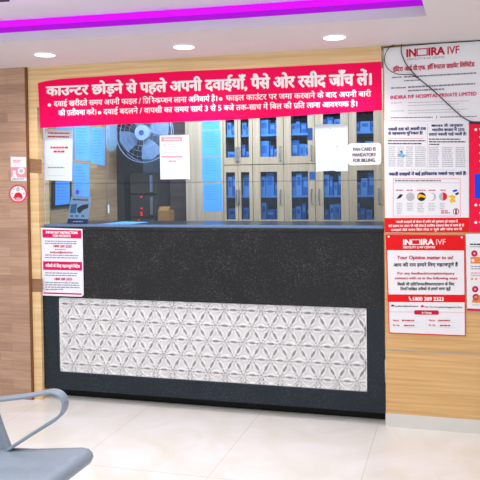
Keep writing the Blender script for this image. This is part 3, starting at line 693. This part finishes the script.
# door: (x0, x1, pane x0, pane x1, handle x)
DOORS = [(223.6, 238.2, 226.2, 235.2, 236.9), (238.2, 253, 241.2, 249.4, 239.6), (253, 284, 260.6, 277.2, 280.8), (284, 315.4, 291.6, 308.2, 311.8), (315.4, 349, 323.6, 341, 319.2), (349, 384, 357, 374, 378.6)]
NAMES = ['first', 'second', 'third', 'fourth', 'fifth', 'sixth']
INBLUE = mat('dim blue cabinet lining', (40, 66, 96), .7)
boxcols = [('pale blue', mat('pale blue carton', (196, 218, 232), .6)), ('white', mat('white carton', (236, 240, 244), .6)), ('mid blue', mat('mid blue carton', (118, 164, 204), .6)), ('navy', mat('navy carton', (30, 48, 92), .6)), ('teal', mat('teal carton', (60, 140, 160), .6)), ('grey', mat('grey carton', (140, 150, 160), .6))]
labels = [('cupboard', 'narrow grey oak cupboard with four slim glazed doors beside the blue notices', 0), ('cupboard', 'wide grey oak cupboard with four glazed doors in the middle of the pharmacy', 2), ('cupboard', 'wide grey oak cupboard with four glazed doors partly behind the blank sheet', 4)]
shelfz = {}
for nm, lab, i0 in labels:
    dA, dB = DOORS[i0], DOORS[i0+1]
    x0, x1 = px_(dA[0]), px_(dB[1]); xm = px_(dA[1])
    root = thing(nm, lab, 'cupboard', ((x0+x1)/2, 1.5, 0), 'glazed pharmacy cupboards')
    bm = bmesh.new()
    box(bm, x0, x0+.015, YC+.022, YB-.01, 0, ztc); box(bm, x1-.015, x1, YC+.022, YB-.01, 0, ztc); box(bm, xm-.008, xm+.008, YC+.022, YB-.01, 0, ztc)
    box(bm, x0, x1, YC+.022, YB-.01, zm-.01, zm+.01); box(bm, x0, x1, YC+.022, YB-.01, ztc-.015, ztc); box(bm, x0, x1, YC+.022, YB-.01, 0, z_lo)
    part('carcass', bm, M_CAB, root)
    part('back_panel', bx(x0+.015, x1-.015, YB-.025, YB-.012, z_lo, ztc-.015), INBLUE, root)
    zs_u, zs_l = pz_(135.4), pz_(196)
    zfl, zfu = zlw[0]-.0, zm+.012
    SH = mat('pale shelf', (225, 240, 246), .6)
    for z in (zs_u, zs_l, zlw[0]):
        o = part('shelf', box(bx(x0+.015, xm-.008, YC+.03, YB-.03, z-.017, z), xm+.008, x1-.015, YC+.03, YB-.03, z-.017, z), SH, root)
    for d in (dA, dB):
        for up, (za, zb), (d0, d1) in ((1, zup, (zm+.003, ztc-.003)), (0, zlw, (z_lo-.02, zm-.003))):
            a, b, pa, pb = px_(d[0])+.002, px_(d[1])-.002, px_(d[2]), px_(d[3])
            bm = bmesh.new()
            box(bm, a, pa, YC, YC+.02, d0, d1); box(bm, pb, b, YC, YC+.02, d0, d1); box(bm, pa, pb, YC, YC+.02, d0, za); box(bm, pa, pb, YC, YC+.02, zb, d1)
            dr = part('door', bm, M_CAB, root)
            part('glass_pane', bx(pa-.004, pb+.004, YC+.008, YC+.012, za-.004, zb+.004), M_CGLASS, dr)
            hx = px_(d[4]); hz = pz_(155) if up else pz_(197)
            part('handle', tube(bmesh.new(), smoothpath([(hx, YC, hz-.055), (hx, YC-.025, hz-.05), (hx, YC-.028, hz), (hx, YC-.025, hz+.05), (hx, YC, hz+.055)], 4), .005, 8), STEEL, dr)
    # cartons standing on the shelves
    for di, d in ((i0, dA), (i0+1, dB)):
        pa, pb = px_(d[2])-.015, px_(d[3])+.015
        lo, hi = (px_(d[0])+.02, px_(d[1])-.02)
        pa, pb = max(pa, lo), min(pb, hi)
        for up, sname, z, top in ((1, 'top', zs_u, zs_u+.14), (1, 'bottom', zfu, zs_u-.02), (0, 'top', zs_l, zm-.03), (0, 'bottom', zlw[0], zs_l-.03)):
            if up and sname == 'bottom': z = zm+.0101
            x = pa+.004; n = 0; room = top-z; rg = random.Random(di*31+up*7+len(sname)*3)
            cols = rg.sample(boxcols[:3], 3)+rg.sample(boxcols[3:], 3)
            while x < pb-.03 and n < (2 if di < 2 else 4):
                w = rg.uniform(.028, .055) if rg.random() < .75 else rg.uniform(.06, .08)
                w = min(w, pb-x-.002); h = room*rg.uniform(.45, .88); yb = YC+.035+rg.uniform(0, .04)
                cn, cm = cols[n % 6]
                bb = thing('medicine_box', f'{cn} medicine box on the {sname} shelf behind the {NAMES[di]} {"upper" if up else "lower"} glazed door', 'box', (x+w/2, yb+.05, z), 'medicine boxes in the glazed cupboards')
                part('carton', bx(x, x+w-.003, yb, yb+.1, z+.0005, z+h), cm, bb)
                part('label_panel', bx(x+w*.18, x+w*.75, yb-.001, yb, z+h*.45, z+h*.8), boxcols[(n+di) % 2][1] if cn not in ('white', 'pale blue') else boxcols[2][1], bb)
                x += w+.002; n += 1

# ------------------------------------------------------------------ ceiling lights and cables
DL = []
for lab, px, py in (('round recessed downlight above the left end of the banner', 45, 54.2), ('round recessed downlight above the middle of the banner', 184, 46.3), ('round recessed downlight above the right end of the banner', 334.5, 36.8)):
    c = PZ(px, py, ZS); DL.append(c)
    d = thing('downlight', lab, 'ceiling light', c, 'downlights in the dropped ceiling')
    ring = bmesh.new(); n = 32
    o_ = [ring.verts.new((c.x+.066*math.cos(2*math.pi*k/n), c.y+.066*math.sin(2*math.pi*k/n), c.z-.001)) for k in range(n)]
    i_ = [ring.verts.new((c.x+.058*math.cos(2*math.pi*k/n), c.y+.058*math.sin(2*math.pi*k/n), c.z-.006)) for k in range(n)]
    for k in range(n): ring.faces.new((o_[k], i_[k], i_[(k+1) % n], o_[(k+1) % n]))
    part('trim_ring', ring, WHITE, d)
    part('diffuser', prism(bmesh.new(), [(c.x+.058*math.cos(2*math.pi*k/n), c.y+.058*math.sin(2*math.pi*k/n), c.z-.006) for k in range(n)], (0, 0, .004)), mat('lit diffuser', (255, 255, 255), .5, 0, emit=(255, 250, 255, 1.6)), d)
    l = bpy.data.lights.new('downlight_lamp', 'SPOT'); l.energy = 22; l.spot_size = math.radians(130); l.spot_blend = .7; l.shadow_soft_size = .05; l.color = (1, .95, .9)
    lo = bpy.data.objects.new('downlight_lamp', l); COL.objects.link(lo); lo.location = (c.x, c.y, c.z-.02)
v = [PZ(-30, -22, ZU), PZ(12, -20, ZU), PZ(9.5, 1, ZU), PZ(-34, 3, ZU)]
ac = thing('ceiling_vent', 'dark grille corner of the air vent in the upper ceiling', 'vent', sum(v, Vector())/4)
part('grille', prism(bmesh.new(), [p+Vector((0, 0, -.003)) for p in v], (0, 0, .003)), mat('dark grille', (50, 44, 46), .6), ac)
bm = bmesh.new()
for k in range(1, 6):
    a, b = v[0].lerp(v[3], k/6), v[1].lerp(v[2], k/6); tube(bm, [a+Vector((0, 0, -.006)), b+Vector((0, 0, -.006))], .004, 6)
part('slat', bm, mat('dark slat', (80, 76, 78), .6), ac)
cw = mat('black cable', (38, 36, 38), .5, .02)
cy = lambda px, py, y=-.02: W(px, py, y)
pth = [cy(383.6, 47.6), cy(400, 45.6), cy(430, 43.8), cy(456, 42.2), cy(482, 40.6), cy(520, 38)]
tag(link('ceiling_cable', tube(bmesh.new(), smoothpath(pth, 5), .0025, 6), cw), 'thin black cable running where the oak wall meets the ceiling', 'cable')
pth = [cy(401.6, 43.4), cy(396, 44.2), cy(390, 47), cy(385.8, 53), cy(384.4, 59.5), cy(386, 66), cy(390, 70.6), cy(396, 73.6), cy(404, 74.6), cy(412, 74.6), cy(417, 78)]
tag(link('looped_cable', tube(bmesh.new(), smoothpath(pth, 5), .0022, 6), cw), 'thin black cable curling in a loop over the corner of the name board', 'cable')
pth = [cy(401.8, 43.2), cy(401.2, 48), cy(401.8, 54), cy(405.5, 63), cy(411.5, 71), cy(420, 79.5), cy(434, 91), cy(450, 106), cy(462, 116.6), cy(470, 121), cy(478, 122.6), cy(495, 122)]
tag(link('hanging_cable', tube(bmesh.new(), smoothpath(pth, 5), .0032, 6), mat('dark grey cable', (74, 72, 74), .5)), 'dark cable drooping diagonally across the hospital name board', 'cable')

# ------------------------------------------------------------------ waiting chair, lower left
A0 = PZ(91, 448.0, .45); B0 = PZ(0, 447.6, .43); C0 = PZ(47, 480, .45)
e1 = (A0-B0); L1 = e1.length; e1.normalize()                  # rear to front
e2 = (C0-A0).normalized()                                       # towards the photographer
up = e2.cross(e1).normalized()
if up.z < 0: up = -up
ch = thing('waiting_chair', 'blue grey perforated metal waiting chair with a looped armrest', 'chair', (A0.x-.2, A0.y-.2, 0))
prof = [(-.50, .012), (-.40, .001), (-.2, -.004), (-.08, -.001), (-.02, .001), (.002, -.003), (.013, -.014), (.016, -.028), (.008, -.044), (-.010, -.050)]
SW = .50
def seatpt(a, h, s_): return A0+e1*(a-.005)+up*h+e2*s_
bm = bmesh.new(); rows = []
for s_ in [0, .008]+[.02+(SW-.04)*k/8 for k in range(9)]+[SW-.008, SW]:
    inset = .012 if s_ in (0, SW) else (.003 if s_ in (.008, SW-.008) else 0)
    rows.append([bm.verts.new(seatpt(a-(inset if a > -.1 else 0), h-(.006 if s_ in (0, SW) else 0), s_)) for a, h in prof])
for i in range(len(rows)-1):
    for k in range(len(prof)-1): bm.faces.new((rows[i][k], rows[i+1][k], rows[i+1][k+1], rows[i][k+1]))
# perforated sheet: dot pattern in the steel's own shader
pm = bpy.data.materials.new('perforated steel'); pm.use_nodes = True; nt = pm.node_tree; pb_ = nt.nodes['Principled BSDF']
tc = nt.nodes.new('ShaderNodeTexCoord'); vo = nt.nodes.new('ShaderNodeTexVoronoi'); vo.inputs['Scale'].default_value = 110; vo.inputs['Randomness'].default_value = 0
nt.links.new(tc.outputs['Object'], vo.inputs['Vector']); rp = nt.nodes.new('ShaderNodeValToRGB'); rp.color_ramp.elements[0].position = .25; rp.color_ramp.elements[1].position = .4
rp.color_ramp.elements[0].color = lin((104, 116, 132)); rp.color_ramp.elements[1].color = lin((150, 161, 170)); nt.links.new(vo.outputs['Distance'], rp.inputs['Fac']); nt.links.new(rp.outputs['Color'], pb_.inputs['Base Color'])
pb_.inputs['Roughness'].default_value = .42
so = part('seat', bm, CHAIRM, ch, smooth=True); sm = so.modifiers.new('thick', 'SOLIDIFY'); sm.thickness = .004; sm.offset = 1
bm = bmesh.new(); rows = []
for s_ in (.06, SW-.05):
    rows.append([bm.verts.new(seatpt(a, h+.0012, s_)) for a, h in ((-.40, .001), (-.3, -.0015), (-.2, -.004), (-.13, -.0025), (-.08, -.001))])
for k in range(4): bm.faces.new((rows[0][k], rows[1][k], rows[1][k+1], rows[0][k+1]))
part('perforated_field', bm, pm, so, smooth=True)
# armrest: flat bar bent into a loop, in the upright plane of the seat's far side
n_ = e1.cross(Vector((0, 0, 1))).normalized(); P0 = A0+n_*0
apx = [(-60, 403), (-25, 400), (0, 397.4), (25, 394.6), (44, 391.4), (54, 389.6), (61.5, 391.2), (66.4, 396), (67.8, 402), (66, 409), (61, 415), (52, 421), (36, 431), (20, 441.4), (9, 448.4)]
ap = smoothpath([PL(x, y, P0, n_) for x, y in apx], 5)
side = n_ if n_.y < 0 else -n_
bm = bmesh.new(); rows = []
for i, p in enumerate(ap):
    t = (ap[min(i+1, len(ap)-1)]-ap[max(i-1, 0)]).normalized(); nn = t.cross(side).normalized()
    rows.append([bm.verts.new(p+side*a+nn*b) for a, b in ((.0, .005), (.042, .005), (.042, -.005), (.0, -.005))])
for i in range(len(rows)-1):
    for k in range(4): bm.faces.new((rows[i][k], rows[i][(k+1) % 4], rows[i+1][(k+1) % 4], rows[i+1][k]))
bm.faces.new(rows[0]); bm.faces.new(rows[-1][::-1])
part('armrest', bm, CHAIRM, ch, smooth=False, bevel=.0025)
bp = [PL(x, y, P0, n_) for x, y in ((9.5, 449), (0, 424), (-14, 380), (-22, 340))]
bm = bmesh.new(); rows = []
for p in smoothpath(bp, 4): rows.append([bm.verts.new(p+side*a+e1*b) for a, b in ((0, .016), (.03, .016), (.03, -.012), (0, -.012))])
for i in range(len(rows)-1):
    for k in range(4): bm.faces.new((rows[i][k], rows[i][(k+1) % 4], rows[i+1][(k+1) % 4], rows[i+1][k]))
bm.faces.new(rows[0]); bm.faces.new(rows[-1][::-1]); part('back_post', bm, CHAIRM, ch, bevel=.002)
bk = [bp[1]+e1*-.03, bp[-1]+e1*-.03]
bm = prism(bmesh.new(), [bk[0]+side*.03, bk[0]+e2*SW, bk[1]+e2*SW, bk[1]+side*.03], e1*.006); part('backrest', bm, pm, ch)
zb = A0.z-.06
bm = tube(bmesh.new(), [seatpt(-.22, -.045, -.03), seatpt(-.22, -.045, SW+.1)], .022, 12); part('beam', bm, CHAIRM, ch)
f0 = seatpt(-.22, -.05, .40); bm = tube(bmesh.new(), [f0, Vector((f0.x, f0.y, .03))], .02, 12)
part('leg', bm, CHAIRM, ch)
bm = tube(bmesh.new(), [Vector((f0.x-e1.x*.25, f0.y-e1.y*.25, .016)), Vector((f0.x+e1.x*.22, f0.y+e1.y*.22, .016))], .016, 10); part('foot', bm, CHAIRM, ch)

# ------------------------------------------------------------------ light
w = bpy.data.worlds.new('world'); SC.world = w; w.use_nodes = True
bg = w.node_tree.nodes['Background']; bg.inputs[0].default_value = (.93, .96, 1, 1); bg.inputs[1].default_value = 1.16
def area(name, loc, rot, sx, sy, power, col=(1, 1, 1)):
    l = bpy.data.lights.new(name, 'AREA'); l.shape = 'RECTANGLE'; l.size = sx; l.size_y = sy; l.energy = power; l.color = col
    o = bpy.data.objects.new(name, l); COL.objects.link(o); o.location = loc; o.rotation_euler = rot; return o
area('ceiling_panel_lamp', (-.8, -2.4, ZU-.02), (0, 0, 0), 3.4, 1.6, 84, (1, .99, .985))  # fill light added over the waiting area, no fitting there
area('pharmacy_fill_light', (-1.0, .32, 2.2), (math.radians(48), 0, 0), 1.9, .3, 50, (.93, .97, 1))  # unseen fill, added and tilted to brighten the cupboards
area('side_wall_fill', (-1.15, .75, 2.3), (0, math.radians(52), 0), .25, .6, 14, (1, .97, .92))  # second unseen fill, added to lift the inner side wall
# magenta glow of the cove on the upper ceiling
m_ = edge_far[3]; area('cove_lamp', (-1.2, -1.15, ZU-.12), (math.pi, 0, .05), 4.2, .25, 5, (.6, .2, 1))
